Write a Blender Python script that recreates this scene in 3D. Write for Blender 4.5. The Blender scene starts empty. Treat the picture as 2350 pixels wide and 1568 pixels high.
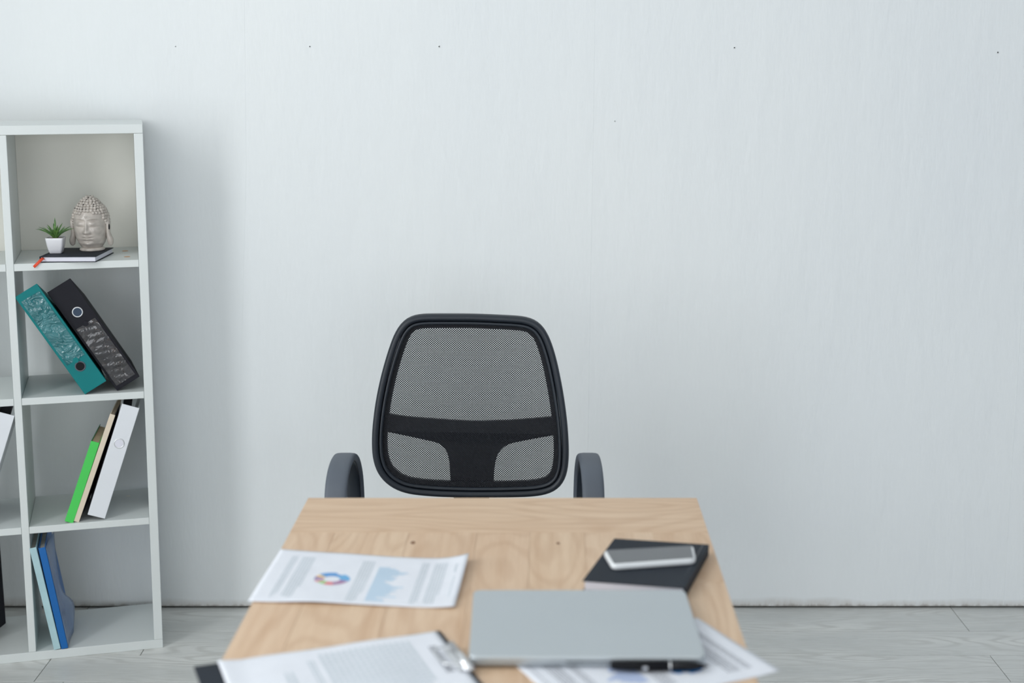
import bpy, bmesh, math, random
from mathutils import Vector, Matrix
random.seed(7)
S = bpy.context.scene
C = S.collection
PI = math.pi

# ------------------------------------------------------------------ camera
CAM_Z = 1.54
PITCH = math.radians(11.583)
cd = bpy.data.cameras.new('camera')
cam = bpy.data.objects.new('camera', cd); C.objects.link(cam)
cam.location = (0, 0, CAM_Z)
cam.rotation_euler = (PI/2 - PITCH, 0, 0)
cd.sensor_width = 36.0
cd.lens = 50.0
cd.clip_start = 0.05
cd.dof.use_dof = True
cd.dof.focus_distance = 3.32
cd.dof.aperture_fstop = 2.9
S.camera = cam

# ------------------------------------------------------------------ world, light, exposure
S.view_settings.view_transform = 'Standard'
S.view_settings.look = 'None'
S.view_settings.gamma = 1.0
S.view_settings.use_curve_mapping = False
S.view_settings.exposure = 0.0
S.cycles.diffuse_bounces = 7          # white room: let the daylight bounce
S.cycles.max_bounces = 9
S.cycles.adaptive_threshold = 0.025
w = bpy.data.worlds.new('world'); S.world = w
w.use_nodes = True
w.node_tree.nodes['Background'].inputs[0].default_value = (0.80, 0.88, 1.0, 1)
w.node_tree.nodes['Background'].inputs[1].default_value = 0.8

def area(name, loc, rot, sx, sy, power, col):
    ld = bpy.data.lights.new(name, 'AREA'); ld.shape = 'RECTANGLE'
    ld.size = sx; ld.size_y = sy; ld.energy = power; ld.color = col
    o = bpy.data.objects.new(name, ld); C.objects.link(o)
    o.location = loc; o.rotation_euler = rot
    return o
ROOM = dict(xl=-2.4, xr=3.8, yf=-3.2, yb=3.773, h=3.7)
DAY = (0.968, 0.990, 1.0)
# daylight entering through the side window; the two rear lights are added fill
area('daylight_side_window', (ROOM['xl']+0.03, 1.03, 2.15), (0, -PI/2, 0), 2.7, 1.1, 65, DAY)
area('fill_light_rear_a', (-0.9, ROOM['yf']+0.03, 1.30), (PI/2, 0, 0), 1.9, 2.3, 31, DAY)
area('fill_light_rear_b', (1.7, ROOM['yf']+0.03, 1.30), (PI/2, 0, 0), 1.9, 2.3, 40, DAY)

# ------------------------------------------------------------------ helpers
def mk(name, verts, faces, mat=None, parent=None, smooth=False, loc=None, rot=None, mats=None, fm=None):
    me = bpy.data.meshes.new(name)
    me.from_pydata([tuple(v) for v in verts], [], faces)
    me.update()
    if smooth:
        me.polygons.foreach_set('use_smooth', [True]*len(me.polygons))
    for m in (mats or ([mat] if mat else [])):
        me.materials.append(m)
    if fm:
        me.polygons.foreach_set('material_index', fm)
    o = bpy.data.objects.new(name, me); C.objects.link(o)
    if parent: o.parent = parent
    if loc is not None: o.location = loc
    if rot is not None: o.rotation_euler = rot
    return o

def empty(name, loc, rz=0.0):
    o = bpy.data.objects.new(name, None); C.objects.link(o)
    o.location = loc; o.rotation_euler = (0, 0, rz); o.empty_display_size = 0.05
    return o

def tag(o, label=None, cat=None, group=None, kind=None):
    if label: o['label'] = label
    if cat: o['category'] = cat
    if group: o['group'] = group
    if kind: o['kind'] = kind
    return o

def bevel(o, wd=0.001, seg=2, ang=40):
    m = o.modifiers.new('bevel', 'BEVEL'); m.width = wd; m.segments = seg
    m.limit_method = 'ANGLE'; m.angle_limit = math.radians(ang)
    return o

BOXF = [(0,3,2,1),(4,5,6,7),(0,1,5,4),(1,2,6,5),(2,3,7,6),(3,0,4,7)]
def boxv(x0,x1,y0,y1,z0,z1):
    return [(x0,y0,z0),(x1,y0,z0),(x1,y1,z0),(x0,y1,z0),(x0,y0,z1),(x1,y0,z1),(x1,y1,z1),(x0,y1,z1)]
def box(name, b, mat, parent=None, bv=0.0, **k):
    o = mk(name, boxv(*b), BOXF, mat, parent, **k)
    if bv: bevel(o, bv)
    return o
def hexa(name, bot, top, mat, parent=None, bv=0.0):
    """bot, top: 4 points counter-clockwise seen from above"""
    o = mk(name, list(bot)+list(top), BOXF, mat, parent)
    if bv: bevel(o, bv)
    return o

class MB:
    """collects geometry for one mesh"""
    def __init__(s): s.v=[]; s.f=[]; s.m=[]
    def add(s, v, f, m=0):
        n=len(s.v); s.v += [tuple(p) for p in v]; s.f += [tuple(i+n for i in q) for q in f]; s.m += [m]*len(f)
    def box(s, b, m=0): s.add(boxv(*b), BOXF, m)
    def build(s, name, mat, parent=None, smooth=False, **k):
        if isinstance(mat,(list,tuple)):
            return mk(name, s.v, s.f, None, parent, smooth, mats=mat, fm=s.m, **k)
        return mk(name, s.v, s.f, mat, parent, smooth, **k)

def lathe_v(prof, n=24):
    v=[]; f=[]
    for (r,z) in prof:
        for i in range(n):
            a=2*PI*i/n; v.append((r*math.cos(a), r*math.sin(a), z))
    for j in range(len(prof)-1):
        for i in range(n):
            a=j*n+i; b=j*n+(i+1)%n
            f.append((a,b,b+n,a+n))
    f.append(tuple(range(n))[::-1]); f.append(tuple(range((len(prof)-1)*n, len(prof)*n)))
    return v,f

def tube_v(pts, rad, n=10, closed=False, up=(0,0,1), sq=None):
    """sweep an ellipse (or rounded box when sq is set) along pts; rad = list of (side, up) radii"""
    v=[]; f=[]; N=len(pts); P=[Vector(p) for p in pts]
    for i in range(N):
        if closed: t=P[(i+1)%N]-P[i-1]
        else: t=P[min(i+1,N-1)]-P[max(i-1,0)]
        t.normalize()
        u=Vector(up); sd=t.cross(u)
        if sd.length<1e-4: sd=t.cross(Vector((0,1,0)))
        sd.normalize(); uu=sd.cross(t).normalized()
        ra,rb = rad[i] if isinstance(rad,list) else rad
        for k in range(n):
            a=2*PI*(k+.5)/n; c,s_=math.cos(a),math.sin(a)
            if sq:
                c=math.copysign(abs(c)**sq,c); s_=math.copysign(abs(s_)**sq,s_)
            v.append(P[i]+sd*(c*ra)+uu*(s_*rb))
    R = N if closed else N-1
    for i in range(R):
        for k in range(n):
            a=i*n+k; b=i*n+(k+1)%n; c=((i+1)%N)*n+(k+1)%n; d=((i+1)%N)*n+k
            f.append((a,b,c,d))
    if not closed:
        f.append(tuple(range(n))[::-1]); f.append(tuple(range((N-1)*n,N*n)))
    return v,f

def catmull(pts, per=6, closed=True):
    out=[]; N=len(pts)
    rng = range(N) if closed else range(N-1)
    for i in rng:
        g=lambda k: Vector(pts[k%N]) if closed else Vector(pts[max(0,min(N-1,k))])
        p0,p1,p2,p3=g(i-1),g(i),g(i+1),g(i+2)
        for k in range(per):
            t=k/per
            out.append(0.5*((2*p1)+(p2-p0)*t+(2*p0-5*p1+4*p2-p3)*t*t+(3*p1-p0-3*p2+p3)*t**3))
    if not closed: out.append(Vector(pts[-1]))
    return out

# ------------------------------------------------------------------ materials
def srgb(r,g,b):
    def c(x):
        x/=255.0
        return x/12.92 if x<=0.04045 else ((x+0.055)/1.055)**2.4
    return (c(r),c(g),c(b),1)
class NT:
    def __init__(s,name):
        s.mat=bpy.data.materials.new(name); s.mat.use_nodes=True
        s.t=s.mat.node_tree; s.n=s.t.nodes; s.b=s.n['Principled BSDF']
    def new(s,ty,**k):
        n=s.n.new(ty)
        for a,b in k.items():
            if a in n.inputs.keys() if isinstance(a,str) else False: n.inputs[a].default_value=b
            else: setattr(n,a,b)
        return n
    def link(s,a,b): s.t.links.new(a,b)
    def coord(s,kind='Object',scale=(1,1,1),rot=(0,0,0),loc=(0,0,0)):
        tc=s.n.new('ShaderNodeTexCoord'); mp=s.n.new('ShaderNodeMapping')
        mp.inputs['Scale'].default_value=scale; mp.inputs['Rotation'].default_value=rot; mp.inputs['Location'].default_value=loc
        s.link(tc.outputs[kind],mp.inputs['Vector']); return mp.outputs['Vector']
    def noise(s,vec,scale=5,detail=3,rough=.5,dist=0):
        n=s.n.new('ShaderNodeTexNoise'); n.inputs['Scale'].default_value=scale; n.inputs['Detail'].default_value=detail
        n.inputs['Roughness'].default_value=rough; n.inputs['Distortion'].default_value=dist
        if vec is not None: s.link(vec,n.inputs['Vector'])
        return n.outputs['Fac']
    def ramp(s,fac,stops):
        r=s.n.new('ShaderNodeValToRGB'); e=r.color_ramp.elements
        while len(e)<len(stops): e.new(0.5)
        for i,(p,c) in enumerate(stops):
            e[i].position=p; e[i].color=c if len(c)==4 else (*c,1)
        s.link(fac,r.inputs['Fac']); return r.outputs['Color']
    def math(s,op,a,b=None,clamp=False):
        m=s.n.new('ShaderNodeMath'); m.operation=op; m.use_clamp=clamp
        for i,x in enumerate((a,b)):
            if x is None: continue
            if isinstance(x,(int,float)): m.inputs[i].default_value=x
            else: s.link(x,m.inputs[i])
        return m.outputs[0]
    def mix(s,fac,a,b,mode='MIX'):
        m=s.n.new('ShaderNodeMix'); m.data_type='RGBA'; m.blend_type=mode
        for sock,x in ((m.inputs[0],fac),(m.inputs[6],a),(m.inputs[7],b)):
            if isinstance(x,(int,float)): sock.default_value=x
            elif isinstance(x,tuple): sock.default_value=x
            else: s.link(x,sock)
        return m.outputs[2]
    def bump(s,h,strength=.2,dist=.01,prev=None):
        b=s.n.new('ShaderNodeBump'); b.inputs['Strength'].default_value=strength; b.inputs['Distance'].default_value=dist
        s.link(h,b.inputs['Height'])
        if prev is not None: s.link(prev,b.inputs['Normal'])
        return b.outputs['Normal']
def simple(name,col,rough=.5,metal=0.0,var=.04,vscale=8,bump=0.0,bscale=400,spec=.5,coat=0.0,trans=0.0,alpha=1.0):
    t=NT(name); b=t.b
    vec=t.coord()
    f=t.noise(vec,vscale,1)
    lo=tuple(c*(1-var) for c in col[:3])+(1,); hi=tuple(min(1,c*(1+var)) for c in col[:3])+(1,)
    t.link(t.ramp(f,[(.3,lo),(.7,hi)]),b.inputs['Base Color'])
    b.inputs['Roughness'].default_value=rough; b.inputs['Metallic'].default_value=metal
    b.inputs['Specular IOR Level'].default_value=spec
    b.inputs['Coat Weight'].default_value=coat
    b.inputs['Transmission Weight'].default_value=trans
    b.inputs['Alpha'].default_value=alpha
    if bump: t.link(t.bump(t.noise(vec,bscale,2),bump,.001),b.inputs['Normal'])
    return t.mat
M={}
# wall paint: fine vertical roller marks, stain line just above the floor
t=NT('wall_paint')
v1=t.coord('Object',(46,46,13)); v2=t.coord('Object',(9,9,3.0))
n1=t.noise(v1,1,2.5,.55); n2=t.noise(v2,1,1)
nb=t.bump(n1,.42,.0036); nb=t.bump(n2,.35,.009,nb)
t.link(nb,t.b.inputs['Normal'])
base=t.ramp(t.noise(t.coord('Object',(1.3,1.3,.8)),1,1),[(.25,srgb(228,232,234)),(.75,srgb(234,237,237))])
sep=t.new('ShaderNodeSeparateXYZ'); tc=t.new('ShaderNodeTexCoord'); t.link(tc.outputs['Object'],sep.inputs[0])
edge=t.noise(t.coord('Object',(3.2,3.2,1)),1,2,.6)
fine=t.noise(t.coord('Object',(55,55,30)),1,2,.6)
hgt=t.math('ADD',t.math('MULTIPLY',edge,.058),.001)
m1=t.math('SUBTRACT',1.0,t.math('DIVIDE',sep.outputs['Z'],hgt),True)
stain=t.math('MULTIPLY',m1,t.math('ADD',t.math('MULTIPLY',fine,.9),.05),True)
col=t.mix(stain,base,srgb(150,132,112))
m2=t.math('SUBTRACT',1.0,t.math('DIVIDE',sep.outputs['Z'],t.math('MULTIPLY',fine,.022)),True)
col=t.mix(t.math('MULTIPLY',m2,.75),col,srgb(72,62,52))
t.link(col,t.b.inputs['Base Color']); t.b.inputs['Roughness'].default_value=.55
t.b.inputs['Specular IOR Level'].default_value=.35
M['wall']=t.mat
M['plain_wall']=simple('plain_wall',srgb(243,243,241),.7,var=.02)
M['blue_bounce_wall']=simple('blue_grey_bounce_tint',srgb(166,173,188),.7,var=.02)  # blue-grey invented to dim and cool the bounce on the right
M['ceiling']=simple('ceiling_paint',srgb(244,244,242),.8,var=.02)
M['gap']=simple('floor_gap',srgb(52,56,52),.9)
M['seam']=simple('seam_paint',srgb(230,234,235),.55,var=.02)
M['hole']=simple('screw_hole',srgb(120,124,126),.8)

# laminate
t=NT('grey_laminate')
oi=t.new('ShaderNodeObjectInfo')
cv=t.new('ShaderNodeCombineXYZ')
t.link(t.math('MULTIPLY',oi.outputs['Random'],37.0),cv.inputs[0]); t.link(t.math('MULTIPLY',oi.outputs['Random'],11.0),cv.inputs[1])
va=t.new('ShaderNodeVectorMath'); va.operation='ADD'
tc=t.new('ShaderNodeTexCoord'); t.link(tc.outputs['Object'],va.inputs[0]); t.link(cv.outputs[0],va.inputs[1])
def scl(t,vec,s):
    m=t.n.new('ShaderNodeMapping'); m.inputs['Scale'].default_value=s; t.link(vec,m.inputs['Vector']); return m.outputs['Vector']
warp=t.noise(scl(t,va.outputs[0],(1.4,7,1)),1,3)
field=t.noise(scl(t,va.outputs[0],(1.6,9,1)),1,1.5,.4)
wvf=t.math('ADD',t.math('MULTIPLY',t.math('SINE',t.math('ADD',t.math('MULTIPLY',field,110.0),t.math('MULTIPLY',t.noise(scl(t,va.outputs[0],(14,80,1)),1,2),2.5))),.5),.5)
fib=t.noise(scl(t,va.outputs[0],(16,260,1)),1,3,.6)
bl=t.noise(scl(t,va.outputs[0],(2.2,9,1)),1,3)
c1=t.ramp(bl,[(.3,srgb(198,200,198)),(.7,srgb(220,221,218))])
c2=t.mix(t.math('MULTIPLY',t.math('MULTIPLY',t.ramp(wvf,[(0,(1,1,1)),(.5,(0,0,0))]),t.ramp(bl,[(.35,(0,0,0)),(.6,(1,1,1))])),.36),c1,srgb(160,159,154))
c3=t.mix(t.math('MULTIPLY',t.ramp(fib,[(.35,(1,1,1)),(.55,(0,0,0))]),.22),c2,srgb(150,149,144))
t.link(c3,t.b.inputs['Base Color']); t.b.inputs['Roughness'].default_value=.34
t.link(t.bump(fib,.12,.0006),t.b.inputs['Normal'])
M['laminate']=t.mat

# oak (grain along the board's own x axis)
def oak(name):
    t=NT(name)
    oi=t.new('ShaderNodeObjectInfo')
    cv=t.new('ShaderNodeCombineXYZ')
    t.link(t.math('MULTIPLY',oi.outputs['Random'],23.0),cv.inputs[0]); t.link(t.math('MULTIPLY',oi.outputs['Random'],5.0),cv.inputs[1])
    va=t.new('ShaderNodeVectorMath'); va.operation='ADD'
    tc=t.new('ShaderNodeTexCoord'); t.link(tc.outputs['Object'],va.inputs[0]); t.link(cv.outputs[0],va.inputs[1])
    v=va.outputs[0]
    field=t.noise(scl(t,v,(1.5,6.5,1)),1,1.5,.4)
    ringv=t.math('ADD',t.math('MULTIPLY',field,95.0),t.math('MULTIPLY',t.noise(scl(t,v,(8,60,1)),1,2),2.2))
    rings=t.math('ADD',t.math('MULTIPLY',t.math('SINE',ringv),.5),.5)
    fib=t.noise(scl(t,v,(20,420,1)),1,3,.6)
    streak=t.noise(scl(t,v,(2.4,75,1)),1,3,.55)
    bl=t.noise(scl(t,v,(1.6,7,1)),1,3)
    tone=t.ramp(oi.outputs['Random'],[(0,srgb(214,186,157)),(.35,srgb(224,199,170)),(.7,srgb(216,188,160)),(1,srgb(228,205,178))])
    c=t.mix(t.ramp(bl,[(.3,(0,0,0)),(.75,(.5,.5,.5))]),tone,srgb(208,174,142))
    c=t.mix(t.math('MULTIPLY',t.ramp(streak,[(.32,(1,1,1)),(.62,(0,0,0))]),.38),c,srgb(192,154,120))
    c=t.mix(t.math('MULTIPLY',t.ramp(rings,[(.0,(1,1,1)),(.5,(0,0,0))]),.26),c,srgb(178,138,104))
    c=t.mix(t.math('MULTIPLY',t.ramp(fib,[(.35,(1,1,1)),(.6,(0,0,0))]),.14),c,srgb(172,132,96))
    t.link(c,t.b.inputs['Base Color']); t.b.inputs['Roughness'].default_value=.45
    t.b.inputs['Specular IOR Level'].default_value=.35
    t.link(t.bump(fib,.08,.0004),t.b.inputs['Normal'])
    return t.mat
M['oak']=oak('oak')
M['knot']=simple('oak_knot',srgb(122,84,56),.6,var=.2,vscale=300)
M['white_lam']=simple('white_shelf_laminate',srgb(217,222,221),.38,var=.01,coat=.1)
M['backboard']=simple('shelf_back_panel',srgb(232,230,222),.6,var=.02)
M['spot']=simple('dowel_spot',srgb(205,160,120),.6)
M['black_book']=simple('black_book_cloth',srgb(34,40,49),.65,var=.1,bump=.1,bscale=900,spec=.25)
M['pages']=simple('white_pages',srgb(226,226,236),.8,var=.02)
M['old_pages']=simple('tan_pages',srgb(190,172,148),.85,var=.06,vscale=60)
M['grey_pages']=simple('grey_pages',srgb(160,158,150),.85,var=.1,vscale=60)
M['ribbon']=simple('red_ribbon',srgb(226,78,46),.55)
M['pot']=simple('white_ceramic',srgb(232,232,236),.3,coat=.3,var=.01)
M['soil']=simple('bark_soil',srgb(150,112,78),.9,var=.4,vscale=200)
t=NT('succulent_leaf')
cc=t.ramp(t.noise(t.coord('Object',(1,1,1)),90,3),[(.3,srgb(48,96,54)),(.7,srgb(112,152,76))])
t.link(cc,t.b.inputs['Base Color']); t.b.inputs['Roughness'].default_value=.4
M['leaf']=t.mat
M['glaze']=simple('grey_stone_glaze',srgb(186,178,170),.26,var=.13,vscale=60,coat=.4,bump=.05,bscale=300)
M['white_ring']=simple('pale_metal_ring',srgb(222,224,226),.3,.3,var=.01)
M['blue_hole_shade']=simple('blue_grey_hole_shade',srgb(58,72,92),.8)  # dark view through the hole, painted as disc colour
M['dark']=simple('hollow_shade',srgb(14,15,18),.9)  # flat black stands in for the shade inside holes
M['teal']=simple('teal_board',srgb(0,120,122),.55,var=.05,bump=.08,bscale=800,spec=.3)
M['black_board']=simple('black_board',srgb(26,26,34),.6,var=.08,bump=.08,bscale=800,spec=.25)
def pocket(name,base,light,seed,amt,sc=(22,60,34)):
    t=NT(name)
    v=t.coord('Object',sc,loc=(seed,seed,0))
    n=t.noise(v,1,2.5,.55,1.2)
    t.link(t.mix(t.ramp(t.noise(t.coord('Object',(30,30,30)),1,2),[(.4,(0,0,0)),(.7,(.6,.6,.6))]),base,light),t.b.inputs['Base Color'])
    t.b.inputs['Roughness'].default_value=.09; t.b.inputs['Coat Weight'].default_value=.8; t.b.inputs['Coat Roughness'].default_value=.05
    t.link(t.bump(n,amt,.02),t.b.inputs['Normal']); t.link(t.bump(n,amt,.02),t.b.inputs['Coat Normal'])
    return t.mat
M['teal_pocket']=pocket('teal_label_pocket',srgb(16,104,110),srgb(70,140,146),3.1,.75)
M['black_pocket']=pocket('black_label_pocket',srgb(22,22,28),srgb(46,46,54),8.7,.32,(11,30,15))
M['chrome']=simple('chrome',srgb(225,226,228),.3,1.0,var=.01)
M['white_vinyl']=simple('white_vinyl',srgb(228,231,236),.35,var=.01,coat=.2)
M['green']=simple('green_cover',srgb(72,205,88),.45,var=.03)
M['green_dark']=simple('green_cover_side',srgb(40,120,84),.5)
M['cream']=simple('cream_cloth',srgb(226,211,190),.7,var=.03,vscale=40)
M['ltblue']=simple('pale_blue_paper',srgb(176,208,214),.7,var=.04,vscale=30)
M['blue']=simple('blue_cover',srgb(0,98,172),.4,var=.03)
t=NT('clear_blue_plastic')
t.b.inputs['Base Color'].default_value=srgb(150,172,205); t.b.inputs['Roughness'].default_value=.25
t.b.inputs['Alpha'].default_value=.62
t.link(t.ramp(t.noise(t.coord('Object',(8,8,8)),1,2),[(.3,srgb(120,150,195)),(.7,srgb(172,188,212))]),t.b.inputs['Base Color'])
M['plastic_sheet']=t.mat
M['frame']=simple('black_plastic',srgb(33,40,49),.42,var=.06,bump=.15,bscale=1500)
M['arm']=simple('charcoal_plastic',srgb(88,95,105),.55,var=.06,bump=.2,bscale=1200)
M['threads']=simple('black_mesh_thread',srgb(27,29,36),.7,var=.05)
M['seatfab']=simple('black_seat_fabric',srgb(28,31,36),.85,var=.1,bump=.3,bscale=600)
t=NT('printer_paper')
t.link(t.ramp(t.noise(t.coord('Object',(30,30,30)),1,2),[(.3,srgb(222,225,232)),(.7,srgb(226,229,236))]),t.b.inputs['Base Color'])
t.b.inputs['Roughness'].default_value=.75
M['paper']=t.mat
M['ink']=simple('grey_ink',srgb(196,205,212),.8,var=.05)
M['ink_dark']=simple('dark_ink',srgb(92,96,108),.8,var=.05)
for k,c in dict(ch_blue=(96,152,208),ch_sky=(110,172,216),ch_plum=(165,124,160),ch_red=(222,124,132),ch_green=(160,205,140),ch_pink=(225,150,160),ch_grey=(150,160,190),ch_yellow=(250,214,130),ch_bar=(188,210,228),ch_bright=(20,125,200),ch_lav=(170,186,220)).items():
    M[k]=simple('print_'+k,srgb(*c),.8,var=.02)
M['silver']=simple('anodised_aluminium',srgb(188,195,199),.42,.55,var=.01,bump=.03,bscale=3000)
M['silver_edge']=simple('polished_aluminium_edge',srgb(205,208,210),.25,.8,var=.01)
M['phone_case']=simple('white_phone_case',srgb(226,229,231),.35,var=.01,coat=.3)
M['screen']=simple('phone_glass',srgb(58,62,68),.12,var=.02,coat=.5)
M['pen']=simple('black_pen',srgb(14,15,20),.5,spec=.2)
M['window_frame']=simple('white_window_frame',srgb(235,235,235),.5)

# ------------------------------------------------------------------ the room
YB=ROOM['yb']; XL,XR,YF,HC=ROOM['xl'],ROOM['xr'],ROOM['yf'],ROOM['h']
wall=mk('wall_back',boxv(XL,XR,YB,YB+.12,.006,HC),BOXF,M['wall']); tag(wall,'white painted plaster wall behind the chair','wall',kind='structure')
box('floor_gap',(XL,XR,YB+.012,YB+.10,-.002,.0055),M['gap'],wall)
def seam(pts,wd=.0022,pr=.0005):
    v=[];f=[]
    for (x,z) in pts: v+=[(x-wd/2,YB+.001,z),(x,YB-pr,z),(x+wd/2,YB+.001,z)]
    for i in range(len(pts)-1):
        a=3*i; f+=[(a,a+3,a+4,a+1),(a+1,a+4,a+5,a+2)]
    mk('plaster_seam',v,f,M['seam'],wall)
seam([(.209,.02),(.209,.5),(.211,.93),(.214,1.4),(.216,3.1)])
seam([(-.762,.06),(-.742,.6),(-.702,1.24),(-.69,1.7),(-.68,3.1)],.0016,.0004)
seam([(1.383,.01),(1.378,.4),(1.373,.87),(1.370,1.4),(1.366,3.1)],.003,.0008)
hv,hf=lathe_v([(.0034,0),(.0030,.0006),(.0018,.0004),(.0012,-.001)],10)
for (x,z,s) in [(-.874,1.549,.7),(-.525,1.549,.9),(-.189,1.549,1),(.578,1.546,1),(1.263,1.534,1.1),(.27,1.357,.7)]:
    o=mk('screw_mark',hv,hf,None,wall,True,loc=(x,YB,z),rot=(PI/2,0,0),mats=[M['seam'],M['hole']],fm=[0]*20+[1]*10+[0,1]); o.scale=(s,s,s)
box('ceiling',(XL-.1,XR+.1,YF-.1,YB+.12,HC,HC+.1),M['ceiling']); tag(bpy.data.objects['ceiling'],'plain white painted ceiling','ceiling',kind='structure')
def wall_with_openings(name,axis,pos,a0,a1,ops,label,th=.14,mat='plain_wall'):
    """wall slab along x or y with rectangular openings (a0,a1,z0,z1) sorted along the wall"""
    mb=MB()
    def bx(p0,p1,z0,z1):
        if p1-p0<1e-4 or z1-z0<1e-4: return
        if axis=='x': mb.box((p0,p1,min(pos,pos-th),max(pos,pos-th),z0,z1))
        else:
            q0,q1=(pos-th,pos) if pos<0 else (pos,pos+th)
            mb.box((q0,q1,p0,p1,z0,z1))
    cur=a0
    for (o0,o1,z0,z1) in ops:
        bx(cur,o0,0,HC); bx(o0,o1,0,z0); bx(o0,o1,z1,HC); cur=o1
    bx(cur,a1,0,HC)
    o=mb.build(name,M[mat]); tag(o,label,'wall',kind='structure'); return o
wall_with_openings('wall_left','y',XL,YF,YB,[(.47,1.59,.79,3.51)],'white wall on the left with a tall window')
wall_with_openings('wall_right','y',XR,YF,YB,[],'unseen right wall, tinted blue-grey to darken its bounce light',mat='blue_bounce_wall')
wall_with_openings('wall_front','x',YF,XL,XR,[(-1.88,.08,.12,2.48),(.72,2.68,.12,2.48)],'white wall behind the camera with two openings made for fill light')
def window(n,axis,pos,a0,a1,z0,z1,label):
    mb=MB(); d=.05
    def bx(p0,p1,q0,q1):
        if axis=='x': mb.box((p0,p1,pos-.10,pos-.05,q0,q1))
        else: mb.box((pos-.10,pos-.05,p0,p1,q0,q1))
    bx(a0,a0+d,z0,z1); bx(a1-d,a1,z0,z1); bx(a0+d,a1-d,z0,z0+d); bx(a0+d,a1-d,z1-d,z1); m=(a0+a1)/2; bx(m-.03,m+.03,z0+d,z1-d)
    o=mb.build('window_%d'%n,M['window_frame']); tag(o,label,'window',kind='structure')
window(1,'y',XL,.47,1.59,.79,3.51,'tall white framed window in the left wall')
window(2,'x',YF,-1.88,.08,.12,2.48,'made-up white window frame around the rear fill light, left one')  # unseen windows, added to frame the rear fill lights
window(3,'x',YF,.72,2.68,.12,2.48,'made-up white window frame around the rear fill light, right one')

# floor: a base slab and laminate planks laid parallel to the wall
floor=box('floor',(XL,XR,YF,YB+.12,-.06,-.0085),M['gap']); tag(floor,'pale grey wood-look laminate floor','floor',kind='structure')
PW=.1565
joints={0:[1.237],1:[.25],2:[1.241],3:[.1],4:[-.6]}
def plank(x0,x1,y0,y1,name='plank'):
    g=.0009; cx,cy=(x0+x1)/2,(y0+y1)/2; hx,hy=(x1-x0)/2-g,(y1-y0)/2-g
    v=boxv(-hx,hx,-hy,hy,-.008,0)
    bvv=.0007
    for i in range(4,8): v[i]=(v[i][0]-math.copysign(bvv,v[i][0]),v[i][1]-math.copysign(bvv,v[i][1]),0)
    v=v[:4]+[(math.copysign(hx,a),math.copysign(hy,b),-.0006) for (a,b,c) in v[4:8]]+v[4:]
    f=[(0,3,2,1)]+[(i,(i+1)%4,4+(i+1)%4,4+i) for i in range(4)]+[(4+i,4+(i+1)%4,8+(i+1)%4,8+i) for i in range(4)]+[(8,9,10,11)]
    return v,f,(cx,cy,0)
rest=MB()
for r in range(44):
    y1=YB+.012-r*PW if r==0 else YB-.006-r*PW
    y0=YB-.006-(r+1)*PW
    if y0<YF: y0=YF
    if y1<=YF+.02: break
    js=joints.get(r,[random.uniform(-.6,.6)])
    xs=sorted({round(j+k*1.2155,4) for j in js for k in range(-5,6)})
    xs=[XL]+[x for x in xs if XL+.1<x<XR-.1]+[XR]
    for a,b in zip(xs[:-1],xs[1:]):
        v,f,c=plank(a,b,y0,y1)
        if y0>1.7: mk('plank',v,f,M['laminate'],floor,loc=c)
        else: rest.add([(p[0]+c[0],p[1]+c[1],p[2]) for p in v],f)
tag(rest.build('far_planks',M['laminate'],floor),kind='stuff')

# ------------------------------------------------------------------ bookcase
G=Vector((-.9175,3.502,0)); ANG=math.radians(14.6977); SHR=.0165/1.363
RZ=Matrix.Rotation(ANG,3,'Z')
def sl(s,d,z): return (-s+SHR*z, d, z)           # bookcase coordinates, slightly racked to the right
def sworld(s,d,z): return G+RZ@Vector(sl(s,d,z))
bc=empty('bookcase',G,ANG)
tag(bc,'white open cube bookcase standing against the wall on the left','bookcase')
def panel(name,s0,s1,d0,d1,z0,z1,mat='white_lam',bv=.0012):
    vv=[sl(*p) for p in [(s1,d0,z0),(s0,d0,z0),(s0,d1,z0),(s1,d1,z0),(s1,d0,z1),(s0,d0,z1),(s0,d1,z1),(s1,d1,z1)]]
    o=mk(name,vv,BOXF,M[mat],bc)
    if bv: bevel(o,bv)
    return o
SW=.654; DP=.262
panel('top_panel',0,SW,0,DP,1.341,1.363)
panel('bottom_panel',0,SW,0,DP,0,.024)
panel('side_panel',0,.0218,0,DP,.0243,1.3407)
panel('side_panel',SW-.0218,SW,0,DP,.0243,1.3407)
panel('divider',.3165,.3345,0,DP,.0243,1.3407)
for z in (.342,.676,1.012):
    panel('shelf',.0222,.3161,0,DP,z,z+.018)
    panel('shelf',.3349,SW-.0222,0,DP,z,z+.018)
panel('back_panel',.0225,.3161,.250,.256,1.0302,1.3405,'backboard',0)
panel('back_panel',.3349,SW-.0222,.250,.256,1.0302,1.3405,'backboard',0)
for (s,d) in ((.055,.17),(.05,.06)):
    v,f=lathe_v([(.008,0),(.0075,.0004)],14)
    p=sl(s,d,1.0302); mk('dowel_cap',v,f,M['spot'],bc,loc=p)
v,f=lathe_v([(.006,0),(.0055,.0004)],14); mk('dowel_cap',v,f,M['backboard'],bc,loc=sl(.075,.2,.3602))

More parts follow.
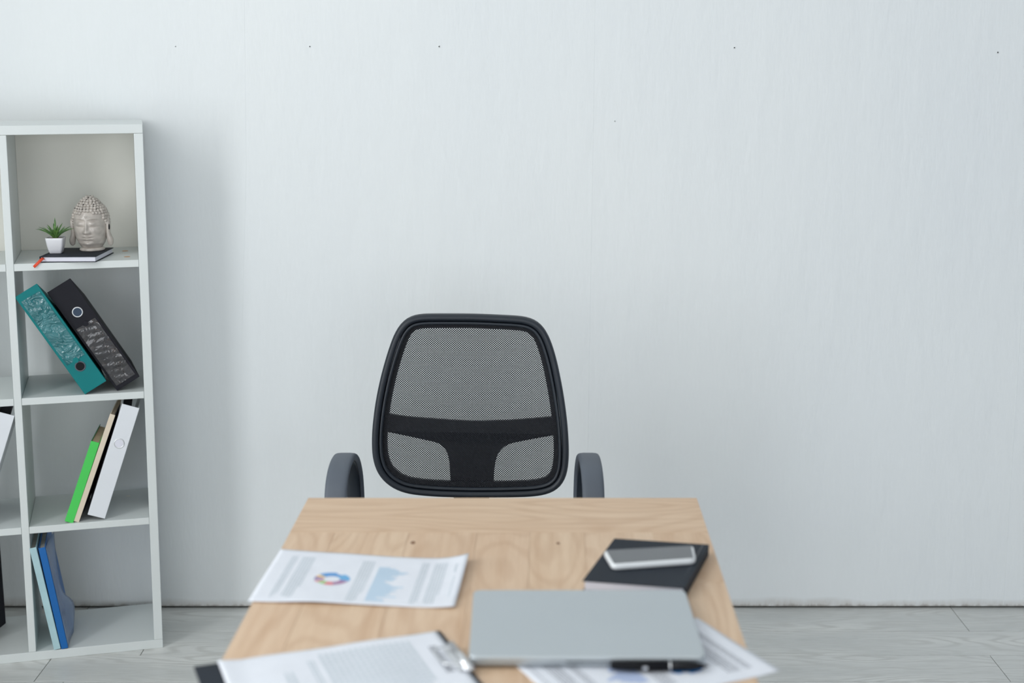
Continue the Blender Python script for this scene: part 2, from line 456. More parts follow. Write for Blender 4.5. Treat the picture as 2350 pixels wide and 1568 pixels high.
def item(name,base,label,cat,group=None,extra=0.0):
    e=empty(name,sworld(*base),ANG+extra); tag(e,label,cat,group); return e
class Fr:
    """oriented frame on the shelf: e1 up the spine, e2 across it (to the right), depth into the shelf"""
    def __init__(s,base,BL,e1,e2,d0,yaw=0.0):
        s.b=Vector(sl(*base)); s.o=Vector((-BL[0]+SHR*BL[1],d0,BL[1]))
        s.L=math.hypot(*e1); s.W=math.hypot(*e2)
        s.u=Vector((-e1[0],0,e1[1])).normalized(); s.r=Vector((s.u.z,0,-s.u.x)); s.d=Vector((yaw,1,0))
    def p(s,a,b,c):  # a across, b along depth, c up  (metres)
        return s.o-s.b+s.r*a+s.d*b+s.u*c
    def box(s,name,a0,a1,b0,b1,c0,c1,mat,parent,bv=.0008):
        v=[s.p(*q) for q in [(a0,b0,c0),(a1,b0,c0),(a1,b1,c0),(a0,b1,c0),(a0,b0,c1),(a1,b0,c1),(a1,b1,c1),(a0,b1,c1)]]
        o=mk(name,v,BOXF,M[mat],parent)
        if bv: bevel(o,bv)
        return o
    def cover(s,name,a0,a1,b0,b1,c0,c1,drop,mat,parent,bv=.0008):
        v=[s.p(*q) for q in [(a0,b0,c0),(a1,b0,c0),(a1,b1,c0),(a0,b1,c0),(a0,b0,c1),(a1,b0,c1),(a1,b1,c1-drop),(a0,b1,c1-drop)]]
        o=mk(name,v,BOXF,M[mat],parent)
        if bv: bevel(o,bv)
        return o
    def orient(s,o,a,b,c):
        m=Matrix((s.r,s.u,Vector((0,-1,0)))).transposed().to_4x4(); m.translation=s.p(a,b,c); o.matrix_local=m
def torus_v(R,r,n=28,k=8):
    return tube_v([(R*math.cos(2*PI*i/n),R*math.sin(2*PI*i/n),0) for i in range(n)],(r,r),k,True)
def lever_binder(name,base,BL,e1,e2,d0,mat,label,ring,pk=None,depth=.225,ringmat='chrome',hole='dark',inner='grey_pages',yaw=0.0,drop=0.0):
    e=item(name,base,label,'binder'); F=Fr(base,BL,e1,e2,d0,yaw); L,W=F.L,F.W; t=.0028
    F.box('spine',0,W,0,t,0,L,mat,e,.001)
    F.cover('cover',0,t,t+.0002,depth,0,L,drop,mat,e)
    F.cover('cover',W-t,W,t+.0002,depth,0,L,drop,mat,e)
    F.cover('paper_block',t+.0015,W*.62,.03,depth-.012,.006,L-.018,drop,inner,e,0)
    v,f=torus_v(.0118,.0016)
    rg=mk('finger_ring',v,f,M[ringmat],e,True); F.orient(rg,W/2,-.0002,ring*L)
    v,f=lathe_v([(.0108,0),(.0108,.0009)],24)
    h=mk('finger_hole_disc',v,f,M[hole],rg)  # solid disc; its colour stands in for the hole's inside
    if pk:
        c0,c1,pm=pk
        n=36; vv=[];ff=[]
        for j in range(n+1):
            for i in range(9):
                a=.006+(W-.012)*i/8; c=(c0+(c1-c0)*j/n)*L
                bul=.0010+.0012*math.sin(j*1.7+i)*math.sin(i/8*PI)*(0 if j in(0,n) else 1)
                vv.append(F.p(a,-bul,c))
        for j in range(n):
            for i in range(8):
                q=j*9+i; ff.append((q,q+1,q+10,q+9))
        mk('label_pocket',vv,ff,M[pm],e,True)
        v,f=lathe_v([(.0072,0),(.0072,.0026)],20)
        F.orient(mk('thumb_cut',v,f,M[mat],e),W/2,-.0001,(c0 if ring<c0 else c1)*L)
    return e
lever_binder('lever_binder',(.143,.08,.694),(.1655,.6945),(.150,.2535),(-.0535,.0315),.002,'teal','teal lever arch binder leaning in the second compartment from the top',.225,(.29,.94,'teal_pocket'),depth=.2,yaw=-.10,drop=.085,ringmat='arm')
lever_binder('lever_binder',(.062,.1,.694),(.0875,.6945),(.1535,.2585),(-.056,.035),.021,'black_board','black lever arch binder leaning beside the teal binder',.735,(.04,.62,'black_pocket'),depth=.2,yaw=-.10,drop=.085,ringmat='white_ring',hole='blue_hole_shade')
wb=lever_binder('ring_binder',(.153,.08,.36),(.174,.3775),(-.1005,.2855),(-.041,-.017),.010,'white_vinyl','white ring binder leaning to the right beside the cream book',.665,None,hole='pages',inner='black_board',yaw=.03)

def book(name,base,BL,e1,e2,d0,label,spine,left,right,pages,depth=.19,inset=.004,t=.002,cat='book',yaw=0.0):
    e=item(name,base,label,cat); F=Fr(base,BL,e1,e2,d0,yaw); L,W=F.L,F.W
    F.box('spine',0,W,0,t,0,L,spine,e,.0009)
    F.box('cover',0,t,t+.0002,depth,0,L,left,e)
    F.box('cover',W-t,W,t+.0002,depth,0,L,right,e)
    F.box('page_block',t+.0002,W-t-.0002,t+.0005,depth-inset,inset,L-inset,pages,e,0)
    return e,F
book('hardcover_book',(.222,.08,.36),(.2305,.3655),(-.0765,.2065),(-.0205,-.0065),.008,'bright green hardcover book leaning in the third compartment','green','green_dark','green','old_pages',.165,yaw=.11)
book('hardcover_book',(.203,.08,.36),(.2085,.3635),(-.1045,.2755),(-.0125,-.0045),.009,'tall cream spined book with black cover between green book and white binder','cream','cream','black_board','old_pages',.2,t=.0022,yaw=.11)
book('hardcover_book',(.265,.08,.024),(.2725,.0245),(.0425,.279),(-.0165,.0027),-.002,'pale blue paperback leaning against the divider in the bottom compartment','ltblue','ltblue','ltblue','grey_pages',.2)
eb,Fb=book('hardcover_book',(.246,.08,.024),(.2540,.0245),(.0395,.2775),(-.0165,.0027),-.002,'royal blue book leaning on the pale blue paperback','blue','blue','blue','grey_pages',.2)
# loose clear back cover of the blue book
vv=[];ff=[];nd,nz=10,16
for j in range(nz+1):
    for i in range(nd+1):
        tt=j/nz; b=.004+.150*(i/nd)*(.42+.58*math.exp(-((tt-.20)/.19)**2)+.40*max(0,tt-.6)/.4); c=.001+(Fb.L-.006)*tt; k=i/nd
        bul=.001+k*k*(.016*math.exp(-((tt-.20)/.19)**2)+.004+.010*tt**3)
        p=Fb.p(Fb.W+bul,b,c); 
        if p.z+.024<.0255: p.z=.0015
        vv.append(p)
for j in range(nz):
    for i in range(nd):
        q=j*(nd+1)+i; ff.append((q,q+1,q+nd+2,q+nd+1))
o=mk('clear_cover',vv,ff,M['plastic_sheet'],eb,True); tag(o,'loose translucent bluish plastic back cover')
m=o.modifiers.new('solid','SOLIDIFY'); m.thickness=.0005

# left column: a second white binder and a black box file
lever_binder('ring_binder',(.454,.08,.36),(.475,.3775),(-.1005,.2855),(-.041,-.017),.010,'white_vinyl','white ring binder in the left column, cut off by the photo edge',.665,None,hole='pages',inner='black_board',yaw=.03)
e=item('box_file',(.45,.11,.024),'black box file in the bottom left compartment beside the divider','box file',extra=math.radians(-22))
bevel(mk('shell',boxv(-.07,0,-.106,.115,.0002,.300),BOXF,M['black_board'],e),.001)
box('spine_label',(-.055,-.015,-.1066,-.1062,.15,.24),M['paper'],e)

# notebook lying on the top shelf
fl_=[(.257,.012),(.123,-.018),(.083,.137),(.217,.167)]
def flatbook(name,parent_base,corners,z0,th,label,spine_side,ribbon=False):
    """corners in world xy (counter-clockwise seen from above), pages show on every side but the spine"""
    base=Vector((sum(c[0] for c in corners)/4,sum(c[1] for c in corners)/4,z0))
    e=empty(name,base); tag(e,label,'notebook')
    cs=[Vector((c[0]-base.x,c[1]-base.y)) for c in corners]
    def ins(k,side=None):
        out=[]
        for i in range(4):
            a,b,c=cs[i-1],cs[i],cs[(i+1)%4]
            d1=(a-b).normalized(); d2=(c-b).normalized()
            # edge i runs from corner i to i+1
            k1=0 if side==(i-1)%4 else k; k2=0 if side==i else k
            out.append(b+d1*k2+d2*k1)
        return out
    def slab(nm,poly,za,zb,mat,bv=.0006):
        return hexa(nm,[(p.x,p.y,za) for p in poly],[(p.x,p.y,zb) for p in poly],M[mat],e,bv)
    slab('back_cover',cs,0,.0016,'black_book')
    slab('front_cover',cs,th-.0016,th,'black_book')
    slab('page_block',ins(.003,None),.0017,th-.0017,'pages',0)
    a,b=cs[spine_side],cs[(spine_side+1)%4]
    c,d=cs[(spine_side+2)%4],cs[spine_side-1]
    q=[a,b,b+(c-b).normalized()*.0026,a+(d-a).normalized()*.0026]
    slab('spine',q,.0004,th-.0004,'black_book',.001)
    # hinge groove next to the spine
    g0,g1=a+(d-a).normalized()*.009,b+(c-b).normalized()*.009
    v,f=tube_v([(g0.x,g0.y,th-.0001),(g1.x,g1.y,th-.0001)],(.0011,.0005),8)
    mk('hinge_ridge',v,f,M['frame'],e,True)
    return e
wc=[sworld(s,d,1.03) for (s,d) in fl_]
nb=flatbook('notebook',None,[(p.x,p.y) for p in wc],1.0303,.0142,'black notebook with red ribbon lying under the pot and head on the shelf',3)
# ribbon hanging from the notebook over the shelf edge
def rib(points,wd,mat,parent,name,side):
    v=[];f=[]
    for p in points: v+=[Vector(p)-Vector(side)*wd/2,Vector(p)+Vector(side)*wd/2]
    for i in range(len(points)-1): f.append((2*i,2*i+1,2*i+3,2*i+2))
    o=mk(name,v,f,mat,parent,True); m=o.modifiers.new('solid','SOLIDIFY'); m.thickness=.0004; return o
bs=Vector(nb.location)
pts=[sworld(s,d,z)-bs for (s,d,z) in [(.243,.02,1.0385),(.249,.006,1.0405),(.255,-.003,1.036),(.262,-.0035,1.029),(.270,-.004,1.0215)]]
rib(pts,.0068,M['ribbon'],nb,'ribbon',(RZ@Vector((.60,-.25,-.70))).normalized())

# potted succulent
pb=sworld(.2195,.070,1.0448)
pt=empty('potted_succulent',pb,ANG+math.radians(-9)); tag(pt,'small spiky green succulent in a white square pot on the notebook','plant')
def sqloop(h,z,rc,n=5):
    out=[]
    for q in range(4):
        a0=q*PI/2
        cx,cy=[(h-rc,h-rc),(-h+rc,h-rc),(-h+rc,-h+rc),(h-rc,-h+rc)][q]
        for i in range(n):
            a=a0+PI/2*i/(n-1); out.append((cx+rc*math.cos(a),cy+rc*math.sin(a),z))
    return out
prof=[(.0135,0,.003),(.0145,.001,.004),(.0172,.010,.005),(.0195,.021,.005),(.0212,.033,.005),(.0218,.0385,.005),(.0212,.0393,.005),(.0198,.0385,.004),(.0185,.030,.004)]
v=[];f=[]
for (h,z,rc) in prof: v+=sqloop(h,z,rc)
n=20
for j in range(len(prof)-1):
    for i in range(n): f.append((j*n+i,j*n+(i+1)%n,(j+1)*n+(i+1)%n,(j+1)*n+i))
f.append(tuple(range(n))[::-1])
mk('pot',v,f,M['pot'],pt,True)
v=sqloop(.0192,.034,.004); f=[tuple(range(20))]
v2=[(x*.75,y*.75,z+.0025) for (x,y,z) in v]
mk('soil',v+v2,[(i,(i+1)%20,20+(i+1)%20,20+i) for i in range(20)]+[tuple(range(20,40))],M['soil'],pt,True)
lv=[(a,l,tl) for (a,l,tl) in [(95,.052,.10),(20,.040,.75),(60,.042,.5),(140,.040,.55),(175,.043,.8),(200,.043,.85),(235,.036,.7),(270,.034,.62),(300,.038,.7),(330,.042,.85),(355,.044,.9),(40,.044,.9),(155,.046,.95),(215,.030,.35),(310,.032,.35),(110,.040,.35),(250,.040,.95),(285,.030,.25),(5,.046,1.0),(180,.046,1.0),(190,.038,.6),(345,.036,.6),(75,.034,.3),(260,.028,.15),(30,.036,.55),(165,.034,.45)]]
for (a,l,tl) in lv:
    a=math.radians(a); pts=[];rad=[]
    for i in range(7):
        k=i/6; rr=l*k*math.sin(tl*(.55+.75*k)); zz=l*k*math.cos(tl*(.45+.55*k))
        pts.append((math.cos(a)*(.003+rr),math.sin(a)*(.003+rr),.035+zz))
        wd=.0033*(1-k)**.6*(.7+1.0*k)+.0002; rad.append((wd,wd*.4))
    v,f=tube_v(pts,rad,8); mk('leaf',v,f,M['leaf'],pt,True)

# ceramic head
hb=sworld(.134,.098,1.0448)
hd=empty('head_sculpture',hb,ANG+math.radians(-13)); tag(hd,'grey glazed ceramic head with closed eyes and curled hair on the notebook','sculpture')
def lerp(tab,z):
    for (a,b),(c,d) in zip(tab[:-1],tab[1:]):
        if z<=c: 
            k=(z-a)/(c-a); k=k*k*(3-2*k)*.5+k*.5
            return b+(d-b)*k
    return tab[-1][1]
RT=[(.004,.020),(.012,.0275),(.022,.0335),(.036,.0385),(.055,.0415),(.075,.0425),(.090,.0410),(.104,.0355),(.116,.0270),(.125,.0195),(.132,.0115),(.1375,.0005)]
g=lambda x,s: math.exp(-(x/s)**2)
def headp(phi,z):
    r=lerp(RT,z); x=r*math.sin(phi); y=-r*1.08*math.cos(phi); 
    y-= .004*math.sin(min(1,max(0,(z-.0)/.03))*PI/2)-.004
    fr=math.cos(phi)
    d=0
    if fr>0:
        d+=.0095*g(x,.0036+.0024*g(z-.050,.006))*max(0,min(1,(.083-z)/.032))*(1 if z>.0485 else g(z-.0485,.003))
        d+=.0030*(g(x-.0062,.003)+g(x+.0062,.003))*g(z-.0495,.0035)
        for sgn in (-1,1):
            xx=x-sgn*.0168
            d+=.0042*g(xx,.0088)*g(z-.0715+.02*abs(xx)*0,.0058)
            d-=.0026*g(xx,.0105)*g(z-.0640-.00002,.0016)
            d-=.0026*g(xx+sgn*.001,.011)*g(z-.0795-4*xx*xx*-1,.0020)
            d+=.0018*g(xx,.013)*g(z-.0845+9*xx*xx,.0026)
            d+=.0022*g(x-sgn*.021,.011)*g(z-.050,.011)
        d+=.0042*g(x,.0085)*g(z-.0385-.0006*abs(x)/.004,.0021)
        d+=.0050*g(x,.0072)*g(z-.0325,.0027)
        d-=.0026*g(x,.0100)*g(z-.0358,.0011)
        d-=.0016*g(x,.0017)*g(z-.0438,.0028)
        d-=.0024*g(x,.0090)*g(z-.0275,.0022)
        d+=.0052*g(x,.0095)*g(z-.0195,.0060)
        d+=.0019*g(x,.0020)*g(z-.0885,.0020)
    return (x,y-d*1.2,z)
NZ,NP=110,128; v=[];f=[]
zs=[.004+(.1375-.004)*(j/NZ) for j in range(NZ+1)]
for z in zs:
    for i in range(NP): v.append(headp(-PI+2*PI*i/NP,z))
for j in range(NZ):
    for i in range(NP): f.append((j*NP+i,j*NP+(i+1)%NP,(j+1)*NP+(i+1)%NP,(j+1)*NP+i))
f.append(tuple(range(NZ*NP,(NZ+1)*NP))); f.append(tuple(range(NP))[::-1])
mk('face',v,f,M['glaze'],hd,True)
bm=bmesh.new(); bmesh.ops.create_icosphere(bm,subdivisions=2,radius=1); SV=[x.co.copy() for x in bm.verts]; SF=[tuple(q.index for q in p.verts) for p in bm.faces]; bm.free()
hm=MB(); pm_=MB(); row=0; z=.050; rc=random.Random(3)
while z<.1372:
    r=lerp(RT,min(z,.1372)); n=max(3,int(2*PI*r/.0080)); sz=.0050 if z<.115 else .0044
    for i in range(n):
        ph=-PI+2*PI*(i+.5*(row%2)+rc.uniform(-.10,.10))/n
        hair_line=.0965+.0022*math.cos(ph*3) if abs(ph)<.85 else (.0965-(abs(ph)-.85)*.075 if abs(ph)<1.45 else .045)
        if z<hair_line: continue
        p=Vector(headp(ph,min(.137,z+rc.uniform(-.0006,.0006)))); q_=sz*rc.uniform(.92,1.08)
        hm.add([(p.x*1.01+q.x*q_,p.y*1.01+q.y*q_,p.z+q.z*q_*.95) for q in SV],SF)
        if abs(ph)<1.35 and z>.098 and rc.random()<.45:
            a=Vector(headp(ph+PI/n,min(.136,z+.0028))); pm_.add([(a.x*1.075+q.x*.0013,a.y*1.075+q.y*.0013,a.z+.0008+q.z*.0013) for q in SV],SF)
    dr=abs(lerp(RT,min(.1374,z+.004))-lerp(RT,z))/.004
    z+=.0069/math.sqrt(1+dr*dr); row+=1
hm.build('hair_curls',M['glaze'],hd,True); pm_.build('perforation_shade',M['dark'],hd,True)  # solid beads, black painted as the shade of small holes
for sgn in (-1,1):
    pts=[(sgn*.0425,-.004,.086),(sgn*.0440,-.006,.078),(sgn*.0445,-.007,.064),(sgn*.0435,-.006,.048),(sgn*.0450,-.005,.036),(sgn*.0475,-.004,.025),(sgn*.0470,-.004,.0155)]
    rd=[(.003,.002,0),(.0080,.0050,0),(.0085,.0058,0),(.0080,.0056,0),(.0085,.0070,0),(.0085,.0080,0),(.0050,.0055,0),(.0006,.0006,0)]
    pts=pts+[(sgn*.0463,-.004,.0125)]
    v,f=tube_v(catmull(pts,5,False),[(max(.0003,q.x),max(.0003,q.y)) for q in catmull(rd,5,False)],16,up=(1,0,0))
    er=mk('ear',v,f,M['glaze'],hd,True)
    if sgn<0: continue
    v,f=tube_v([(sgn*.0478,-.0128,.061+.0075*math.cos(PI*i/8)) for i in range(9)],[(.0002+.0018*math.sin(PI*i/8),.0002+.0022*math.sin(PI*i/8)) for i in range(9)],12,up=(1,0,0))
    mk('ear_hole_shade',v,f,M['dark'],er,True)  # solid body; its black stands in for shade in the ear
v,f=lathe_v([(.024,0),(.0300,.0005),(.0315,.0035),(.0295,.007),(.024,.0095)],36)
mk('neck_ring',v,f,M['glaze'],hd,True)

# ------------------------------------------------------------------ desk
DT=.76; SK=.0247   # desk top height, slant of the long boards
dk=empty('desk',(-.03,1.75,0)); tag(dk,'oak desk of wide solid boards with a cross-grain end board','desk')
dl=Vector(dk.location)
def deskpt(x,y): return (x+SK*(y-2.236),y)      # x measured along the joint at y=2.236
Y1,Y0=2.421,1.02
def board(name,poly,ang,z0=DT-.032,z1=DT,bv=.0004,mat='oak'):
    cx=sum(p[0] for p in poly)/4; cy=sum(p[1] for p in poly)/4
    c,s=math.cos(-ang),math.sin(-ang)
    lp=[((p[0]-cx)*c-(p[1]-cy)*s,(p[0]-cx)*s+(p[1]-cy)*c) for p in poly]
    o=mk(name,[(x,y,z0) for x,y in lp]+[(x,y,z1) for x,y in lp],BOXF,M[mat],dk,loc=(cx-dl.x,cy-dl.y,0),rot=(0,0,ang))
    if bv: bevel(o,bv)
    return o
gp=.00012
board('end_board',[(-.3668,2.2363+gp),(.3240,2.2363+gp),(.3284,Y1),(-.3622,Y1)],0)
xs=[-.3668,-.292,-.170,-.057,.030,.119,.232,.3240]
for i,(a,b) in enumerate(zip(xs[:-1],xs[1:])):
    segs=[(2.236,Y0)]
    if i==len(xs)-2: segs=[(2.236,2.012),(2.0115,Y0)]
    if i==3: segs=[(2.236,1.60),(1.5995,Y0)]
    for (ya,yb) in segs:
        p=[deskpt(a+gp,yb),deskpt(b-gp,yb),deskpt(b-gp,ya),deskpt(a+gp,ya)]
        board('board',p,PI/2-math.atan(SK))
kv,kf=lathe_v([(.0050,0),(.0046,.00015)],14)
for (x,y,s) in ((-.160,2.186,1.0),(.0745,2.183,.75)):
    o=mk('knot',kv,kf,M['knot'],dk,loc=(x-dl.x,y-dl.y,DT)); o.scale=(s*.8,s*1.5,1)
for (xa,xb,ya,yb) in [(-.335,.295,2.355,2.375),(-.365,.265,1.07,1.09),(-.352,-.332,1.095,2.35),(.28,.30,1.095,2.35)]:
    o=box('apron',(xa-dl.x,xb-dl.x,ya-dl.y,yb-dl.y,.64,DT-.0325),M['oak'],dk)
for (x,y) in ((-.305,2.32),(.255,2.32),(-.305,1.13),(.25,1.13)):
    v=boxv(-.022,.022,-.022,.022,0,.64); v=v[:4]+[(a*1.25,b*1.25,c) for a,b,c in v[4:]]
    bevel(mk('leg',v,BOXF,M['oak'],dk,loc=(x-dl.x,y-dl.y,0)),.003)

# ------------------------------------------------------------------ papers
def bil(c,u,v):
    a=Vector(c[0])*(1-u)+Vector(c[1])*u; b=Vector(c[3])*(1-u)+Vector(c[2])*u
    return a*(1-v)+b*v
class Sheet:
    def __init__(s,name,c,hf,label,cat,z0=DT,round_c=0):
        s.c=[Vector((p[0],p[1])) for p in c]; s.hf=hf; s.fill=.55
        ctr=bil(s.c,.5,.5); s.e=empty(name,(ctr.x,ctr.y,z0)); s.ctr=ctr; tag(s.e,label,cat)
        nu,nv=40,28; vv=[];ff=[]
        for j in range(nv+1):
            for i in range(nu+1): vv.append(s.p(i/nu,j/nv,0))
        for j in range(nv):
            for i in range(nu):
                q=j*(nu+1)+i; ff.append((q,q+nu+1,q+nu+2,q+1))
        o=mk('sheet',vv,ff,M['paper'],s.e,True); m=o.modifiers.new('solid','SOLIDIFY'); m.thickness=.0003; m.offset=-1
    def p(s,u,v,dz=.0): 
        q=bil(s.c,u,v); return (q.x-s.ctr.x,q.y-s.ctr.y,s.hf(u,v)+dz)
    def strip(s,mb,u0,u1,v0,v1,m=0,nseg=8):
        vv=[];ff=[]
        for i in range(nseg+1):
            v=v0+(v1-v0)*i/nseg; vv+=[s.p(u0,v,.00022),s.p(u1,v,.00022)]
        for i in range(nseg): ff.append((2*i,2*i+2,2*i+3,2*i+1))
        mb.add(vv,ff,m)
    def text(s,mb,u0,u1,v0,v1,lines,m=0,fill=None):
        fill=fill or s.fill
        pitch=(u1-u0)/lines
        for k in range(lines):
            ua=u0+k*pitch; v=v0; end=v1-(random.uniform(.0,.05) if k<lines-1 else random.uniform(.05,.35))*(v1-v0)
            while v<end:
                wl=random.uniform(.018,.055); s.strip(mb,ua,ua+pitch*fill,v,min(end,v+wl),m,2); v+=wl+.009
    def ring(s,mb,uc,vc,ru,rv,inner,a0,a1,m,grow=1.0):
        n=max(3,int((a1-a0)/8)); vv=[];ff=[]
        for i in range(n+1):
            a=math.radians(a0+(a1-a0)*i/n)
            for k in (inner,grow): vv.append(s.p(uc+ru*k*math.sin(a),vc-rv*k*math.cos(a),.00026))
        for i in range(n): ff.append((2*i,2*i+1,2*i+3,2*i+2))
        mb.add(vv,ff,m)
DONUT=[(-55,10,'ch_blue',1.0),(10,35,'ch_blue',.82),(35,100,'ch_sky',1.0),(100,165,'ch_plum',.93),(165,200,'ch_red',.93),(200,232,'ch_green',.9),(232,252,'ch_pink',.95),(252,272,'ch_grey',.97),(272,288,'ch_plum',.97),(288,305,'ch_yellow',.95)]
def report(sh,dark=False,bright=False,vc=.53):
    tx='ink_dark' if dark else 'ink'
    mb=MB()
    sh.text(mb,.086,.121,.13,.93,3); sh.text(mb,.142,.214,.13,.93,5)
    sh.text(mb,.462,.530,.13,.97,5)
    sh.text(mb,.772,.813,.13,.95,3); sh.text(mb,.838,.908,.13,.95,5)
    sh.text(mb,.945,.965,.18,.36,1); sh.text(mb,.952,.962,.42,.95,1)
    tag(mb.build('printed_text',M[tx],sh.e),kind='stuff')
    mb=MB(); names=[]
    for (a,b,c,gw) in DONUT:
        if bright and c in('ch_blue','ch_sky'): c='ch_bright'
        if c not in names: names.append(c)
        sh.ring(mb,.345,vc,.092,.126,.45,a,b,names.index(c),gw)
    mb.build('donut_chart',[M[x] for x in names],sh.e)
    mb=MB(); rnd=random.Random(5)
    N=26
    for k in range(N):
        v0=.24+.70*k/N; ln=.045+.05*abs(math.sin(k*.55))+(.06 if k in(4,5,6,15,16,17,18,22) else 0)+rnd.uniform(0,.02)
        sh.strip(mb,.556,.556+ln*.55,v0,v0+.70/N*.8,0,1); sh.strip(mb,.556+ln*.55,.556+ln,v0,v0+.70/N*.8,1,1)
    mb.build('bar_chart',[M['ch_lav' if dark else 'ch_bar'],M['ch_lav' if dark else 'ch_bar']],sh.e)
def h1(u,v):
    z=.0012+.0015*math.sin(u*5.0+v*2)**2
    z+=.011*max(0,u-.80)**2/.04*max(0,1-v*.75)          # right far corner lifts
    z+=.003*max(0,.25-u)/.25*(1-v)                       # gentle wave at the left
    z+=.0035*g(u-.30,.16)*max(0,v-.55)/.45               # front edge bulges a little
    return z
s1=Sheet('report_sheet',[(-.367,2.145),(-.067,2.100),(-.0815,1.907),(-.380,1.932)],h1,'printed report sheet with coloured donut chart lying at the left desk edge','paper')
report(s1)
Cc=Vector((.343,1.698)); U=Vector((-.904,-.428)); V=Vector((-.428,.904))
q=lambda a,b:tuple(Cc+U*a+V*b)
def h2(u,v): return .0008+.0035*max(0,.12-u)/.12*max(0,.5-v)
s2=Sheet('report_sheet',[q(0,0),q(.298,0),q(.298,.195),q(0,.195)],h2,'printed chart sheet lying askew under the laptop and pen','paper')
s2.fill=.34
report(s2,True,True,.345)

# ------------------------------------------------------------------ clipboard
CL=Vector((-.4095,1.708)); ex=Vector((.938,.347)).normalized(); ey=Vector((ex.y,-ex.x))
cz=DT
cb=empty('clipboard',(CL.x,CL.y,cz),math.atan2(ex.y,ex.x)); tag(cb,'black clipboard with metal clip holding a printed page at the left','clipboard')
bevel(mk('board',boxv(0,.332,-.228,0,.0008,.0036),BOXF,M['black_book'],cb),.0008)
clipx=.332
v,f=tube_v([(clipx-.004,-.060,.0082),(clipx-.004,-.145,.0082)],(.0058,.0046),14); cp=mk('clip',v,f,M['chrome'],cb,True)
bevel(mk('clip_plate',boxv(clipx-.018,clipx-.005,-.140,-.065,.0062,.0074),BOXF,M['chrome'],cb),.0005)
wp=catmull([(clipx-.006,-.072,.0105),(clipx-.020,-.074,.0125),(clipx-.034,-.082,.0135),(clipx-.034,-.123,.0135),(clipx-.020,-.131,.0125),(clipx-.006,-.133,.0105)],6,False)
v,f=tube_v(wp,(.0014,.0014),8); mk('clip_wire',v,f,M['chrome'],cb,True)
def cw(a,b): 
    p=CL+ex*a-ey*(-b) if False else CL+ex*a+ey*b
    return (p.x,p.y)
def h3(u,v): return .0006+.0042*max(0,.10-u)/.10*max(0,1-v*1.2)+.0012*math.sin(u*7)**2
s3=Sheet('clipped_page',[cw(.030,.003),cw(.325,.003),cw(.325,.213),cw(.030,.213)],h3,'printed page held by the black clipboard','paper',cz+.0037)
mb=MB(); s3.text(mb,.37,.405,.17,.95,2); s3.text(mb,.43,.86,.09,.97,16,fill=.62); s3.text(mb,.25,.30,.30,.9,2)
tag(mb.build('printed_text',M['ink'],s3.e),kind='stuff')
mb=MB()
vq=.22
while vq<.62:
    for k in range(3): s3.strip(mb,.915+.012*k,.921+.012*k+random.uniform(0,.004),vq,vq+.022,0,1)
    s3.strip(mb,.915,.95,vq,vq+.005,0,1); vq+=.034
tag(mb.build('printed_heading',M['ink_dark'],s3.e),kind='stuff')

# ------------------------------------------------------------------ notebook and phone on the desk
flatbook('notebook',None,[(.103,1.972),(.250,1.942),(.310,2.127),(.163,2.156)],DT+.0003,.0178,'black notebook lying on the desk under the white phone',1)
PHC=[(.149,2.010),(.278,2.036),(.2815,2.0965),(.1395,2.0745)]
def rr_poly(c,r,n=6):
    cs=[Vector(p) for p in c]; out=[]
    for i in range(4):
        b=cs[i]; d1=(cs[i-1]-b).normalized(); d2=(cs[(i+1)%4]-b).normalized()
        for k in range(n+1):
            t_=k/n; p=(b+d1*r)*(1-t_)**2+b*2*t_*(1-t_)+(b+d2*r)*t_*t_; out.append(p)
    return out
def inset_poly(P,k):
    c=sum(P,Vector((0,0)))/len(P); out=[]
    N=len(P)
    for i in range(N):
        t_=(P[(i+1)%N]-P[i-1]).normalized(); nrm=Vector((-t_.y,t_.x)); out.append(P[i]+nrm*k)
    return out
def slab_loops(loops):
    v=[];f=[];n=len(loops[0][0])
    for P,z in loops: v+=[(p.x,p.y,z) for p in P]
    for j in range(len(loops)-1):
        for i in range(n): f.append((j*n+i,j*n+(i+1)%n,(j+1)*n+(i+1)%n,(j+1)*n+i))
    f.append(tuple(range(n))[::-1]); f.append(tuple(range((len(loops)-1)*n,len(loops)*n)))
    return v,f
pc=Vector((sum(p[0] for p in PHC)/4,sum(p[1] for p in PHC)/4)); zp=DT+.0184
ph=empty('smartphone',(pc.x,pc.y,zp)); tag(ph,'white smartphone with dark screen lying on the black notebook','phone')
PP=rr_poly([Vector(p)-pc for p in PHC],.012)
v,f=slab_loops([(inset_poly(PP,.003),0),(inset_poly(PP,.0008),.0012),(PP,.0036),(PP,.0064),(inset_poly(PP,.0008),.0088),(inset_poly(PP,.0024),.0098)])
o=mk('case',v,f,M['phone_case'],ph); o.data.polygons.foreach_set('use_smooth',[True]*(len(f)-2)+[False]*2)
scr=[]
cs=[Vector(p)-pc for p in PHC]
def uv(u,v): return bil([cs[0],cs[1],cs[2],cs[3]],u,v)
SC=rr_poly([uv(.030,.055),uv(.970,.055),uv(.970,.955),uv(.030,.955)],.003)
v,f=slab_loops([(SC,.0092),(SC,.0100)]); mk('screen',v,f,M['screen'],ph)

